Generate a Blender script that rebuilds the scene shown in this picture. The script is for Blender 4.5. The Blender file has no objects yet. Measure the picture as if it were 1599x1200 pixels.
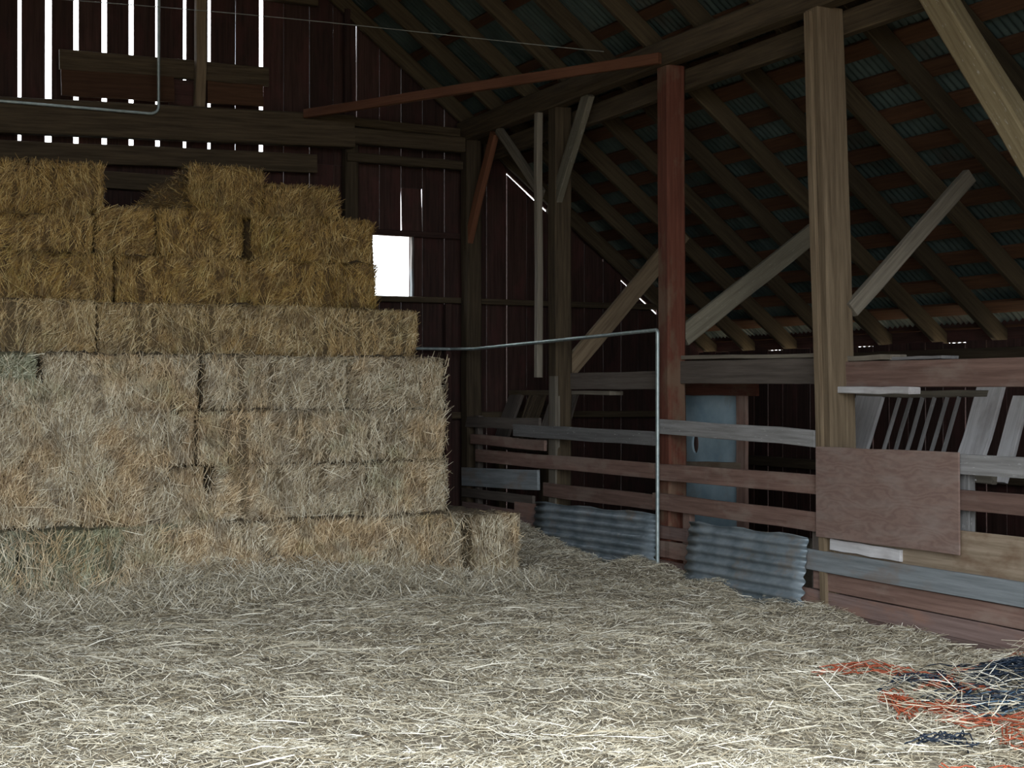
import bpy, bmesh, math, random
import numpy as np
from mathutils import Vector, Matrix, Euler

# ------------------------------------------------------------------ camera, sky, exposure
scene = bpy.context.scene
col = scene.collection
cam_data = bpy.data.cameras.new('camera')
cam = bpy.data.objects.new('camera', cam_data)
col.objects.link(cam)
scene.camera = cam
cam_data.sensor_fit = 'HORIZONTAL'
cam_data.sensor_width = 36.0
cam_data.lens = 2250 / 1599 * 36.0
cam_data.clip_start = 0.05
cam.location = (0, 0, 1.5)
cam.rotation_euler = (math.radians(90 + 0.25), 0, math.radians(-26.238))

world = bpy.data.worlds.new('sky')
scene.world = world
world.use_nodes = True
wn = world.node_tree.nodes
# overcast sky: brighter towards the zenith, L = (1 + 2 sin h) / 3
wl = world.node_tree.links
wtc = wn.new('ShaderNodeTexCoord')
wsx = wn.new('ShaderNodeSeparateXYZ')
wl.new(wtc.outputs['Generated'], wsx.inputs[0])
wmr = wn.new('ShaderNodeMapRange')
wmr.inputs[1].default_value, wmr.inputs[2].default_value = 0.0, 1.0
wmr.inputs[3].default_value, wmr.inputs[4].default_value = 0.333, 1.0
wl.new(wsx.outputs['Z'], wmr.inputs[0])
wvm = wn.new('ShaderNodeVectorMath')
wvm.operation = 'SCALE'
wvm.inputs[0].default_value = (0.88, 0.94, 1.0)
wl.new(wmr.outputs[0], wvm.inputs['Scale'])
wl.new(wvm.outputs[0], wn['Background'].inputs[0])
wn['Background'].inputs[1].default_value = 1.0

vs = scene.view_settings
vs.view_transform = 'Standard'
vs.look = 'None'
vs.gamma = 1
vs.use_curve_mapping = False
vs.exposure = 4.25

# the open barn door behind the camera: a sampling portal for the sky
pd = bpy.data.lights.new('door_portal', 'AREA')
pd.shape = 'RECTANGLE'
pd.size, pd.size_y = 6.8, 4.8
pd.cycles.is_portal = True
po = bpy.data.objects.new('door_portal', pd)
col.objects.link(po)
po.location = (0.8, 1.15, 2.4)
po.rotation_euler = (math.radians(90), 0, 0)       # shines towards +y

rng = np.random.default_rng(7)
random.seed(7)

# ------------------------------------------------------------------ materials
def new_mat(name):
    m = bpy.data.materials.new(name)
    m.use_nodes = True
    nt = m.node_tree
    return m, nt, nt.nodes['Principled BSDF']

def ramp(nt, fac, stops):
    r = nt.nodes.new('ShaderNodeValToRGB')
    e = r.color_ramp.elements
    while len(e) < len(stops):
        e.new(0.5)
    for k, (p, c) in enumerate(stops):
        e[k].position = p
        e[k].color = (*c, 1)
    nt.links.new(fac, r.inputs[0])
    return r.outputs[0]

def mix(nt, fac, a, b, mode='MIX'):
    n = nt.nodes.new('ShaderNodeMix')
    n.data_type = 'RGBA'
    n.blend_type = mode
    if isinstance(fac, (int, float)):
        n.inputs[0].default_value = fac
    else:
        nt.links.new(fac, n.inputs[0])
    for i, v in ((6, a), (7, b)):
        if isinstance(v, tuple):
            n.inputs[i].default_value = (*v, 1)
        else:
            nt.links.new(v, n.inputs[i])
    return n.outputs[2]

def noise(nt, scale, detail=4, vec=None, rough=0.6):
    n = nt.nodes.new('ShaderNodeTexNoise')
    n.inputs['Scale'].default_value = scale
    n.inputs['Detail'].default_value = detail
    n.inputs['Roughness'].default_value = rough
    if vec is not None:
        nt.links.new(vec, n.inputs['Vector'])
    return n.outputs['Fac']

def mapped(nt, scale):
    tc = nt.nodes.new('ShaderNodeTexCoord')
    oi = nt.nodes.new('ShaderNodeObjectInfo')
    ad = nt.nodes.new('ShaderNodeVectorMath')
    ad.operation = 'MULTIPLY_ADD'
    cb = nt.nodes.new('ShaderNodeCombineXYZ')
    ml = nt.nodes.new('ShaderNodeMath')
    ml.operation = 'MULTIPLY'
    ml.inputs[1].default_value = 50
    nt.links.new(oi.outputs['Random'], ml.inputs[0])
    for k in range(3):
        nt.links.new(ml.outputs[0], cb.inputs[k])
    nt.links.new(tc.outputs['Object'], ad.inputs[0])
    ad.inputs[1].default_value = scale
    nt.links.new(cb.outputs[0], ad.inputs[2])
    return ad.outputs[0], oi.outputs['Random']

def wood(name, dark, light, patch=None, patch_amt=0.5, specks=0.0, rough=0.85):
    """Timber: grain runs along the object's local x."""
    m, nt, b = new_mat(name)
    v, rnd = mapped(nt, (1.2, 26, 26))
    g = noise(nt, 1.6, 6, v, 0.65)
    c = ramp(nt, g, [(0.3, dark), (0.7, light)])
    v2, _ = mapped(nt, (2.0, 4.0, 4.0))
    p = noise(nt, 1.3, 4, v2)
    if patch:
        pf = ramp(nt, p, [(0.5, (0, 0, 0)), (0.64, (patch_amt,) * 3)])
        c = mix(nt, pf, c, patch)
    hv = nt.nodes.new('ShaderNodeHueSaturation')
    mr = nt.nodes.new('ShaderNodeMapRange')
    mr.inputs[3].default_value = 0.7
    mr.inputs[4].default_value = 1.25
    nt.links.new(rnd, mr.inputs[0])
    nt.links.new(mr.outputs[0], hv.inputs['Value'])
    nt.links.new(c, hv.inputs['Color'])
    c = hv.outputs[0]
    if specks:
        v3, _ = mapped(nt, (9, 45, 45))
        s = noise(nt, 2.0, 2, v3)
        sf = ramp(nt, s, [(0.66, (0, 0, 0)), (0.70, (specks,) * 3)])
        c = mix(nt, sf, c, (0.6, 0.6, 0.58))
    nt.links.new(c, b.inputs['Base Color'])
    b.inputs['Roughness'].default_value = rough
    b.inputs['Specular IOR Level'].default_value = 0.25
    bp = nt.nodes.new('ShaderNodeBump')
    bp.inputs['Strength'].default_value = 0.5
    bp.inputs['Distance'].default_value = 0.006
    nt.links.new(g, bp.inputs['Height'])
    nt.links.new(bp.outputs[0], b.inputs['Normal'])
    return m

def metal(name, a, b_, rust=None, metallic=0.5, rough=0.5, sc=6):
    m, nt, b = new_mat(name)
    v, rnd = mapped(nt, (1, 1, 1))
    n1 = noise(nt, sc, 5, v)
    c = ramp(nt, n1, [(0.35, a), (0.65, b_)])
    if rust:
        n2 = noise(nt, sc * 0.6, 6, v, 0.7)
        c = mix(nt, ramp(nt, n2, [(0.55, (0, 0, 0)), (0.7, (0.8,) * 3)]), c, rust)
    nt.links.new(c, b.inputs['Base Color'])
    b.inputs['Metallic'].default_value = metallic
    b.inputs['Roughness'].default_value = rough
    return m

def plain(name, c, rough=0.7, metallic=0.0):
    m, nt, b = new_mat(name)
    v, rnd = mapped(nt, (1, 1, 1))
    n1 = noise(nt, 14, 4, v)
    cc = ramp(nt, n1, [(0.3, tuple(x * 0.75 for x in c)), (0.7, tuple(min(1, x * 1.2) for x in c))])
    nt.links.new(cc, b.inputs['Base Color'])
    b.inputs['Roughness'].default_value = rough
    b.inputs['Metallic'].default_value = metallic
    return m

def straw_mat(name, stops, patch=None):
    """Strands: every blade its own tone."""
    m, nt, b = new_mat(name)
    g = nt.nodes.new('ShaderNodeNewGeometry')
    c = ramp(nt, g.outputs['Random Per Island'], stops)
    if patch:
        p = g.outputs['Position']
        n = noise(nt, 2.6, 5, p)
        c = mix(nt, ramp(nt, n, [(0.48, (0, 0, 0)), (0.62, (0.8,) * 3)]), c, mix(nt, 1.0, c, patch, 'MULTIPLY'))
        n = noise(nt, 1.7, 5, p, 0.7)
        c = mix(nt, ramp(nt, n, [(0.30, (0.9,) * 3), (0.46, (0, 0, 0))]), c, mix(nt, 1.0, c, (0.70, 0.78, 0.68), 'MULTIPLY'))
        n = noise(nt, 6.5, 3, p, 0.6)
        c = mix(nt, ramp(nt, n, [(0.38, (0.8,) * 3), (0.50, (0, 0, 0))]), c, mix(nt, 1.0, c, (0.55, 0.52, 0.5), 'MULTIPLY'))
    nt.links.new(c, b.inputs['Base Color'])
    b.inputs['Roughness'].default_value = 0.55
    b.inputs['Specular IOR Level'].default_value = 0.35
    return m

def litter_mat(name, a, b_, sc=30):
    m, nt, b = new_mat(name)
    tc = nt.nodes.new('ShaderNodeTexCoord')
    n = noise(nt, sc, 8, tc.outputs['Object'], 0.75)
    c = ramp(nt, n, [(0.32, a), (0.68, b_)])
    nt.links.new(c, b.inputs['Base Color'])
    b.inputs['Roughness'].default_value = 0.95
    bp = nt.nodes.new('ShaderNodeBump')
    bp.inputs['Strength'].default_value = 0.8
    bp.inputs['Distance'].default_value = 0.02
    nt.links.new(n, bp.inputs['Height'])
    nt.links.new(bp.outputs[0], b.inputs['Normal'])
    return m

M = {
    'barnboard': wood('dark_barn_board', (0.020, 0.010, 0.008), (0.055, 0.028, 0.022), (0.07, 0.025, 0.022), 0.5),
    'frame': wood('dark_frame_timber', (0.030, 0.021, 0.012), (0.085, 0.062, 0.036)),
    'rafter': wood('rafter_timber', (0.026, 0.018, 0.010), (0.070, 0.052, 0.028)),
    'batten': wood('batten_timber', (0.05, 0.022, 0.011), (0.10, 0.048, 0.024)),
    'post': wood('brown_post_timber', (0.10, 0.070, 0.042), (0.22, 0.165, 0.105)),
    'greypost': wood('grey_post_timber', (0.10, 0.085, 0.065), (0.21, 0.185, 0.145)),
    'red': wood('red_painted_timber', (0.07, 0.022, 0.013), (0.13, 0.045, 0.028), (0.13, 0.085, 0.055), 0.8),
    'redrail': wood('faded_red_rail', (0.10, 0.058, 0.045), (0.20, 0.125, 0.10), (0.22, 0.17, 0.14), 0.5),
    'tie': wood('red_brown_tie', (0.12, 0.045, 0.022), (0.2, 0.085, 0.045)),
    'greyrail': wood('bleached_grey_rail', (0.13, 0.125, 0.12), (0.25, 0.245, 0.24), None, 0, 0.3),
    'greyboard': wood('blue_grey_board', (0.13, 0.145, 0.15), (0.23, 0.25, 0.26), (0.18, 0.13, 0.10), 0.5),
    'tanboard': wood('stained_tan_board', (0.16, 0.12, 0.08), (0.28, 0.22, 0.16), (0.12, 0.07, 0.04), 0.7),
    'brownboard': wood('brown_kick_board', (0.115, 0.075, 0.065), (0.20, 0.14, 0.125), (0.22, 0.12, 0.085), 0.6),
    'whitewood': wood('whitewashed_board', (0.34, 0.33, 0.33), (0.52, 0.51, 0.51), (0.24, 0.21, 0.2), 0.5, 0.3),
    'palebrace': wood('pale_brace_timber', (0.12, 0.105, 0.075), (0.22, 0.20, 0.15), None, 0, 0.25),
    'yellow': wood('yellow_brown_brace', (0.14, 0.105, 0.055), (0.26, 0.21, 0.12), None, 0, 0.25),
    'darkrail': wood('dark_weathered_rail', (0.075, 0.06, 0.05), (0.15, 0.125, 0.105)),
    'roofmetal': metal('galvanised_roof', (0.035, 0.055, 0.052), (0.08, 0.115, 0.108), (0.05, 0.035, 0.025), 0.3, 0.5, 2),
    'corr': metal('galvanised_sheet', (0.12, 0.155, 0.175), (0.26, 0.30, 0.325), (0.24, 0.2, 0.16), 0.35, 0.55, 5),
    'bluepanel': metal('blue_grey_panel', (0.20, 0.29, 0.34), (0.33, 0.43, 0.48), (0.27, 0.27, 0.24), 0.1, 0.6, 3),
    'conduit': metal('galvanised_conduit', (0.28, 0.34, 0.34), (0.42, 0.48, 0.47), None, 0.5, 0.45, 20),
    'wire': plain('wire_grey', (0.25, 0.26, 0.24), 0.5, 0.5),
    'dirt': litter_mat('trampled_straw_ground', (0.11, 0.09, 0.062), (0.38, 0.33, 0.24), 40),
    'outside': litter_mat('yard_ground', (0.15, 0.115, 0.07), (0.22, 0.17, 0.11), 3),
    'orange': plain('orange_twine', (0.36, 0.075, 0.03), 0.6),
    'bluetwine': plain('dark_blue_twine', (0.012, 0.022, 0.040), 0.4),
    'paletwine': plain('pale_blue_twine', (0.10, 0.17, 0.24), 0.5),
}

def ply_mat():
    m, nt, b = new_mat('weathered_plywood')
    v, rnd = mapped(nt, (3, 3, 9))
    w = nt.nodes.new('ShaderNodeTexWave')
    w.bands_direction = 'Z'
    w.inputs['Scale'].default_value = 0.8
    w.inputs['Distortion'].default_value = 22
    w.inputs['Detail'].default_value = 4
    w.inputs['Detail Scale'].default_value = 1.4
    nt.links.new(v, w.inputs['Vector'])
    c = ramp(nt, w.outputs['Fac'], [(0.0, (0.165, 0.105, 0.085)), (1.0, (0.205, 0.135, 0.11))])
    n = noise(nt, 1.2, 5, v)
    c = mix(nt, ramp(nt, n, [(0.45, (0, 0, 0)), (0.7, (0.6,) * 3)]), c, (0.25, 0.20, 0.175))
    nt.links.new(c, b.inputs['Base Color'])
    b.inputs['Roughness'].default_value = 0.8
    return m
M['ply'] = ply_mat()

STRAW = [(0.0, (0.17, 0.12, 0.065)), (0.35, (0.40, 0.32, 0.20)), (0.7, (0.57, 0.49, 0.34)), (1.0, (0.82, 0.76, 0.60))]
WARM_LIT = [(0.0, (0.13, 0.07, 0.018)), (0.4, (0.31, 0.185, 0.05)), (0.75, (0.44, 0.29, 0.095)), (1.0, (0.66, 0.51, 0.23))]  # upper bales: the warm, dim light up there is put into the straw colour
HALF_LIT = [(0.0, (0.15, 0.09, 0.035)), (0.4, (0.36, 0.25, 0.11)), (0.75, (0.50, 0.38, 0.19)), (1.0, (0.74, 0.63, 0.40))]  # fifth layer: a weaker step of the same light tint in the colour
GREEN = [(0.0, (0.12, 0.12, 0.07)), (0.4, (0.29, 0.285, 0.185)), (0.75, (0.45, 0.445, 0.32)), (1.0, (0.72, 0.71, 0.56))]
LITTER = [(0.0, (0.17, 0.135, 0.085)), (0.35, (0.42, 0.36, 0.25)), (0.7, (0.66, 0.60, 0.46)), (1.0, (0.90, 0.86, 0.74))]
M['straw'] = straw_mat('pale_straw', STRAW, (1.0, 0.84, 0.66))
M['gold'] = straw_mat('warm_lit_straw', WARM_LIT, (0.85, 0.8, 0.6))
M['amber'] = straw_mat('half_lit_straw', HALF_LIT, (0.95, 0.82, 0.62))
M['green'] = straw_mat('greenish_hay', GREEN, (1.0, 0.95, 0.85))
M['litter'] = straw_mat('loose_straw', LITTER)
M['strawbody'] = litter_mat('packed_straw', (0.06, 0.042, 0.022), (0.20, 0.15, 0.085), 45)  # bale bodies: deep shadow between the stalks painted in as a darker colour
M['goldbody'] = litter_mat('packed_warm_lit_straw', (0.045, 0.027, 0.009), (0.16, 0.098, 0.034), 45)
M['amberbody'] = litter_mat('packed_half_lit_straw', (0.05, 0.034, 0.015), (0.18, 0.125, 0.06), 45)
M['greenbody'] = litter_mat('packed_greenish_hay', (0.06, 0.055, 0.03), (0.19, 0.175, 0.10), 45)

# ------------------------------------------------------------------ helpers
def link(name, me, mat, parent=None, mw=None):
    o = bpy.data.objects.new(name, me)
    col.objects.link(o)
    if mat is not None and me is not None and not me.materials:
        me.materials.append(M[mat] if isinstance(mat, str) else mat)
    if mw is not None:
        o.matrix_world = mw
    if parent is not None:
        o.parent = parent
        if mw is not None:
            base = Matrix.Translation(parent.location)
            o.matrix_basis = base.inverted() @ mw
    return o

def tag(o, label, cat, group=None):
    o['label'] = label
    o['category'] = cat
    if group:
        o['group'] = group
    return o

def empty(name, loc=(0, 0, 0)):
    o = bpy.data.objects.new(name, None)
    o.location = loc
    o.empty_display_size = 0.1
    col.objects.link(o)
    return o

def structure(name, loc=(0, 0, 0)):
    o = empty(name, loc)
    o['kind'] = 'structure'
    return o

def np_mesh(name, verts, faces, smooth=False):
    """verts (n,3), faces (m,k) with one k."""
    me = bpy.data.meshes.new(name)
    verts = np.asarray(verts, dtype=np.float32)
    faces = np.asarray(faces, dtype=np.int32)
    k = faces.shape[1]
    me.vertices.add(len(verts))
    me.vertices.foreach_set('co', verts.ravel())
    me.loops.add(faces.size)
    me.loops.foreach_set('vertex_index', faces.ravel())
    me.polygons.add(len(faces))
    me.polygons.foreach_set('loop_start', np.arange(0, faces.size, k, dtype=np.int32))
    me.polygons.foreach_set('loop_total', np.full(len(faces), k, dtype=np.int32))
    if smooth:
        me.polygons.foreach_set('use_smooth', np.ones(len(faces), dtype=bool))
    me.update(calc_edges=True)
    return me

def timber_mesh(L, w, h, rough=0.004, seg=5, ch=None):
    """Chamfered timber along local x, centred, w along y, h along z, a little uneven."""
    ch = min(w, h) * 0.1 if ch is None else ch
    a, b = w / 2, h / 2
    prof = [(-a + ch, -b), (a - ch, -b), (a, -b + ch), (a, b - ch), (a - ch, b), (-a + ch, b), (-a, b - ch), (-a, -b + ch)]
    verts, faces = [], []
    for i in range(seg + 1):
        x = -L / 2 + L * i / seg
        oy, oz = random.uniform(-rough, rough), random.uniform(-rough, rough)
        for (y, z) in prof:
            verts.append((x, y + oy + random.uniform(-rough, rough) * 0.4, z + oz + random.uniform(-rough, rough) * 0.4))
    for i in range(seg):
        for k in range(8):
            p, q = i * 8 + k, i * 8 + (k + 1) % 8
            faces.append((p, p + 8, q + 8, q))
    faces.append(tuple(range(8)))
    faces.append(tuple(seg * 8 + k for k in reversed(range(8))))
    me = bpy.data.meshes.new('timber')
    me.from_pydata(verts, [], faces)
    me.validate()
    bm = bmesh.new()
    bm.from_mesh(me)
    bmesh.ops.recalc_face_normals(bm, faces=bm.faces)
    bm.to_mesh(me)
    bm.free()
    return me

def beam(name, p0, p1, w, h, mat, parent=None, up=(0, 0, 1), rough=0.004, seg=5):
    """Timber from p0 to p1; h is its size towards 'up', w across."""
    p0, p1 = Vector(p0), Vector(p1)
    d = p1 - p0
    x = d.normalized()
    u = Vector(up)
    z = (u - x * u.dot(x))
    if z.length < 1e-4:
        z = Vector((0, 1, 0))
    z.normalize()
    y = z.cross(x)
    mw = Matrix((x, y, z)).transposed().to_4x4()
    mw.translation = (p0 + p1) / 2
    return link(name, timber_mesh(d.length, w, h, rough, seg), mat, parent, mw)

def tube_arrays(path, r, sides=6):
    pts = [Vector(p) for p in path]
    V, Fc = [], []
    up = Vector((0.13, 0.21, 0.97)).normalized()
    for i, p in enumerate(pts):
        t = (pts[min(i + 1, len(pts) - 1)] - pts[max(i - 1, 0)]).normalized()
        u = up - t * up.dot(t)
        if u.length < 0.05:
            u = Vector((1, 0, 0)) - t * t.x
        u.normalize()
        v = t.cross(u)
        for k in range(sides):
            a = 2 * math.pi * k / sides
            V.append(p + (u * math.cos(a) + v * math.sin(a)) * r)
    for i in range(len(pts) - 1):
        for k in range(sides):
            a, b = i * sides + k, i * sides + (k + 1) % sides
            Fc.append((a, b, b + sides, a + sides))
    return V, Fc

def tube(name, path, r, mat, parent=None, sides=8):
    V, Fc = tube_arrays(path, r, sides)
    me = np_mesh(name, [tuple(v) for v in V], Fc, True)
    return link(name, me, mat, parent)

def rounded_path(pts, rad=0.08, n=6):
    pts = [Vector(p) for p in pts]
    out = [pts[0]]
    for i in range(1, len(pts) - 1):
        a = (pts[i - 1] - pts[i]).normalized()
        b = (pts[i + 1] - pts[i]).normalized()
        p, q = pts[i] + a * rad, pts[i] + b * rad
        for k in range(n + 1):
            t = k / n
            out.append(p * (1 - t) ** 2 + pts[i] * 2 * t * (1 - t) + q * t * t)
    out.append(pts[-1])
    return out

def strands_mesh(name, C, D, N, L, Wd, bend=None):
    """Flat blades: centres C, directions D, face normals N, lengths L, widths Wd. Two quads, bent in the middle."""
    D = D / np.linalg.norm(D, axis=1, keepdims=True)
    S = np.cross(D, N)
    S = S / np.maximum(np.linalg.norm(S, axis=1, keepdims=True), 1e-6)
    Nn = np.cross(S, D)
    n = len(C)
    if bend is None:
        bend = np.zeros(n)
    h = (L / 2)[:, None]
    w = (Wd / 2)[:, None]
    mid = C + Nn * (bend * L)[:, None]
    V = np.empty((n, 6, 3))
    V[:, 0] = C - D * h - S * w * 0.6
    V[:, 1] = C - D * h + S * w * 0.6
    V[:, 2] = mid + S * w
    V[:, 3] = mid - S * w
    V[:, 4] = C + D * h + S * w * 0.5
    V[:, 5] = C + D * h - S * w * 0.5
    i = np.arange(n)[:, None] * 6
    F1 = i + np.array([[0, 1, 2, 3]])
    F2 = i + np.array([[3, 2, 4, 5]])
    return np_mesh(name, V.reshape(-1, 3), np.concatenate([F1, F2]).reshape(-1, 4))

# ------------------------------------------------------------------ the barn shell
SL = 0.772                                   # roof pitch
def roof_z(x):
    return 4.50 - SL * (abs(x) - 6.30)
Y_BACK, Y_FRONT, X_OUT, X_POST = 13.9, 1.2, 9.25, 6.27

# ground inside the barn
def ground_h(x, y):
    h = 0.022 * np.sin(2.1 * x + 0.7 * y) + 0.02 * np.sin(1.3 * y - 1.9 * x + 1.0) + 0.012 * np.sin(5.1 * x + 3.3 * y) \
        + 0.018 * np.sin(7.7 * y - 4.1 * x + 2) * np.sin(3.1 * x + 1.7 * y) + 0.016 * np.sin(9.3 * x + 6.1 * y + 1) * np.sin(4.3 * y - 2.3 * x) + 0.006 * np.sin(13 * x + 9 * y) + 0.005 * np.sin(17 * y - 11 * x)
    bank = 0.10 * np.exp(-((6.15 - x) / 0.45) ** 2) * (x < 6.15) + 0.10 * (x >= 6.15) * np.exp(-((x - 6.15) / 0.25) ** 2)
    bank = bank * (0.55 + 0.30 * np.sin(2.7 * y + 0.4) + 0.25 * np.sin(5.9 * y))
    far = 0.22 * np.clip((y - 10.2) / 1.8, 0, 1) * np.clip((x - 4.9) / 0.9, 0, 1) * np.clip((7.0 - x) / 0.8, 0, 1)
    foot = (0.13 + 0.07 * np.sin(2.6 * x + 1.0)) * np.exp(-((10.3 - y) / 0.5) ** 2) * np.clip((4.9 - x) / 1.0, 0, 1)
    edge = np.clip((9.0 - np.abs(x)) / 0.5, 0, 1)
    return (h + bank * (y < 10.2) + far + foot) * edge - 0.01

gx = np.concatenate([np.linspace(-9.3, 0, 24)[:-1], np.linspace(0, 6.6, 166)[:-1], np.linspace(6.6, 9.3, 18)])
gy = np.concatenate([np.linspace(1.08, 3.5, 14)[:-1], np.linspace(3.5, 10.6, 178)[:-1], np.linspace(10.6, 14.0, 40)])
XX, YY = np.meshgrid(gx, gy)
ZZ = ground_h(XX, YY)
nx, ny = len(gx), len(gy)
idx = np.arange(nx * ny).reshape(ny, nx)
fl = np.stack([idx[:-1, :-1], idx[:-1, 1:], idx[1:, 1:], idx[1:, :-1]], -1).reshape(-1, 4)
floor = link('floor', np_mesh('floor', np.stack([XX, YY, ZZ], -1).reshape(-1, 3), fl, True), 'dirt')
floor['kind'] = 'structure'

# yard outside (lit by the sky, seen through door and cracks)
def quad_ring():
    v, f = [], []
    def rect(x0, y0, x1, y1):
        k = len(v)
        v.extend([(x0, y0, -0.06), (x1, y0, -0.06), (x1, y1, -0.06), (x0, y1, -0.06)])
        f.append((k, k + 1, k + 2, k + 3))
    rect(-60, -60, 60, Y_FRONT - 0.1)
    rect(-60, Y_BACK + 0.1, 60, 70)
    rect(-60, Y_FRONT - 0.1, -X_OUT - 0.05, Y_BACK + 0.1)
    rect(X_OUT + 0.05, Y_FRONT - 0.1, 60, Y_BACK + 0.1)
    me = bpy.data.meshes.new('yard')
    me.from_pydata(v, [], f)
    return me
yard = link('ground_outside', quad_ring(), 'outside')
yard['kind'] = 'structure'

def slab(name, pts, thick, axis, mat, parent=None):
    """Polygon in world coordinates extruded by thick along axis."""
    me = bpy.data.meshes.new(name)
    n = len(pts)
    ax = Vector(axis) * thick
    v = [tuple(p) for p in pts] + [tuple(Vector(p) + ax) for p in pts]
    f = [tuple(range(n)), tuple(reversed(range(n, 2 * n)))]
    for k in range(n):
        f.append((k, (k + 1) % n, n + (k + 1) % n, n + k))
    me.from_pydata(v, [], f)
    bm = bmesh.new()
    bm.from_mesh(me)
    bmesh.ops.recalc_face_normals(bm, faces=bm.faces)
    bm.to_mesh(me)
    bm.free()
    return link(name, me, mat, parent)

# gable wall at the back: upright boards with daylight in the joints
wall_back = structure('wall_back')
def board_v(x0, x1, z0, z1a, z1b, parent=wall_back, y=Y_BACK, mat='barnboard', skew=0.0, up0=0.0):
    """Upright board in the gable wall, top cut along the roof slope. Grain along local x = up."""
    xc, zc = (x0 + x1) / 2, (z0 + max(z1a, z1b)) / 2
    me = bpy.data.meshes.new('board')
    t = 0.024
    pts = [(z0 - zc, x0 - xc), (z0 - zc, x1 - xc), (z1b - zc, x1 - xc + skew), (z1a - zc, x0 - xc + skew)]
    v = [(a, b, 0) for a, b in pts] + [(a, b, t) for a, b in pts]
    me.from_pydata(v, [], [(0, 3, 2, 1), (4, 5, 6, 7), (0, 1, 5, 4), (1, 2, 6, 5), (2, 3, 7, 6), (3, 0, 4, 7)])
    # local x -> world z, local y -> world x, local z -> world y
    mw = Matrix(((0, 1, 0, xc), (0, 0, 1, y + random.uniform(0, 0.006)), (1, 0, 0, zc), (0, 0, 0, 1)))
    return link('board', me, mat, parent, mw)

joints = {1.78: .062, 2.05: .060, 2.30: .050, 2.56: .050, 2.81: .046, 3.06: .044, 3.32: .034, 3.56: .032, 3.82: .006, 4.08: .046, 4.31: .004, 4.58: .006, 4.83: .002}
low_gap = {1.78: .002, 2.05: .002, 2.30: .002, 2.56: .002, 2.81: .002, 3.06: .002, 3.32: .002, 3.56: .002, 3.82: .002, 4.08: .002,
           4.31: .006, 4.58: .007, 4.83: .002, 5.08: .007, 5.33: .005, 5.57: .006, 5.81: .005, 6.06: .007, 6.30: .002, 6.55: .006,
           6.79: .010, 7.03: .004, 7.27: .002, 7.51: .008, 7.74: .004, 7.98: .005, 8.21: .006, 8.43: .004, 8.68: .003, 8.93: .002}
js = [-9.25 + 0.2495 * k for k in range(44)]
js = [j for j in js if j < 1.6] + sorted(low_gap) + [X_OUT]
def wall_top(x):
    if abs(x) > 6.72:
        return roof_z(x) - 0.275
    return roof_z(x) - 0.02
for a, b in zip(js[:-1], js[1:]):
    ga, gb = low_gap.get(a, 0.002) / 2, low_gap.get(b, 0.002) / 2
    ua, ub = joints.get(a, low_gap.get(a, 0.002)) / 2, joints.get(b, low_gap.get(b, 0.002)) / 2
    dz = random.choice([0, 0, -0.03, -0.035, 0.03]) if a > 6.7 else 0
    if 1.5 < a < 4.9:
        board_v(a + ga, b - gb, -0.05, 3.785, 3.785)
        board_v(a + ua, b - ub, 3.787, wall_top(a), wall_top(b), skew=random.uniform(-0.004, 0.004))
    elif abs(a - 5.33) < 0.01 or abs(a - 5.08) < 0.01 or abs(a - 5.57) < 0.01:
        lo, hi = 2.46, 3.11
        board_v(a + ga, b - gb, -0.05, lo, lo)
        if abs(a - 5.57) < 0.01:
            board_v(a + ga + 0.012, b - gb, hi, 3.60, 3.60, skew=-0.010)
            board_v(a + ga, b - gb, 3.602, wall_top(a), wall_top(b))
            board_v(5.665, b - gb, lo, hi, hi)
        else:
            board_v(a + ga, b - gb, hi, wall_top(a), wall_top(b))
            if abs(a - 5.08) < 0.01:
                board_v(a + ga, 5.24, lo, hi, hi)
    else:
        board_v(a + ga, b - gb, -0.05, wall_top(a) + dz, wall_top(b) + dz)
# rake boards outside, closing the gable against the roof
for sgn in (1, -1):
    beam('rake_board', (sgn * 6.5, Y_BACK + 0.05, roof_z(6.5) - 0.14), (sgn * 9.5, Y_BACK + 0.05, roof_z(9.5) - 0.14), 0.03, 0.20, 'barnboard', wall_back, up=(0, 0, 1), rough=0.001)

def wb(z0, z1, x0, x1, y, t, mat, nm='girt', zl=0.0):
    beam(nm, (x0, y, (z0 + z1) / 2), (x1, y, (z0 + z1) / 2 + zl), t, z1 - z0, mat, wall_back)
wb(3.55, 3.87, -6.2, 4.93, 13.62, 0.16, 'frame', 'tie_beam', 0.37)
wb(3.97, 4.13, 4.85, 6.16, 13.66, 0.14, 'frame', 'tie_beam')
wb(4.16, 4.25, 4.80, 6.13, 13.70, 0.10, 'frame', 'girt', -0.03)
wb(3.80, 3.89, 4.90, 6.17, 13.72, 0.10, 'frame', 'girt')
wb(3.55, 3.735, 0.6, 4.6, 13.74, 0.05, 'frame', 'plank', 0.12)
wb(3.40, 3.56, 0.6, 3.62, 13.82, 0.05, 'frame', 'plank')
wb(4.47, 4.655, 2.13, 4.12, 13.80, 0.05, 'frame', 'plank', 0.03)
wb(4.24, 4.49, 3.15, 3.52, 13.84, 0.04, 'barnboard', 'plank')
wb(4.22, 4.46, 2.14, 3.18, 13.75, 0.04, 'batten', 'plank', 0.03)
wb(4.27, 4.48, 3.50, 4.05, 13.75, 0.04, 'batten', 'plank', 0.01)
wb(2.41, 2.47, 4.2, 9.2, 13.84, 0.09, 'frame')
wb(3.09, 3.15, 4.2, 6.3, 13.84, 0.07, 'barnboard')
wb(1.20, 1.27, 4.8, 9.2, 13.84, 0.09, 'frame')
wb(5.35, 5.47, -4.6, 4.62, 13.80, 0.09, 'frame')
beam('stud', (3.42, 13.72, 4.18), (3.44, 13.72, 6.55), 0.10, 0.10, 'post', wall_back, up=(0, 1, 0))
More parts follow.
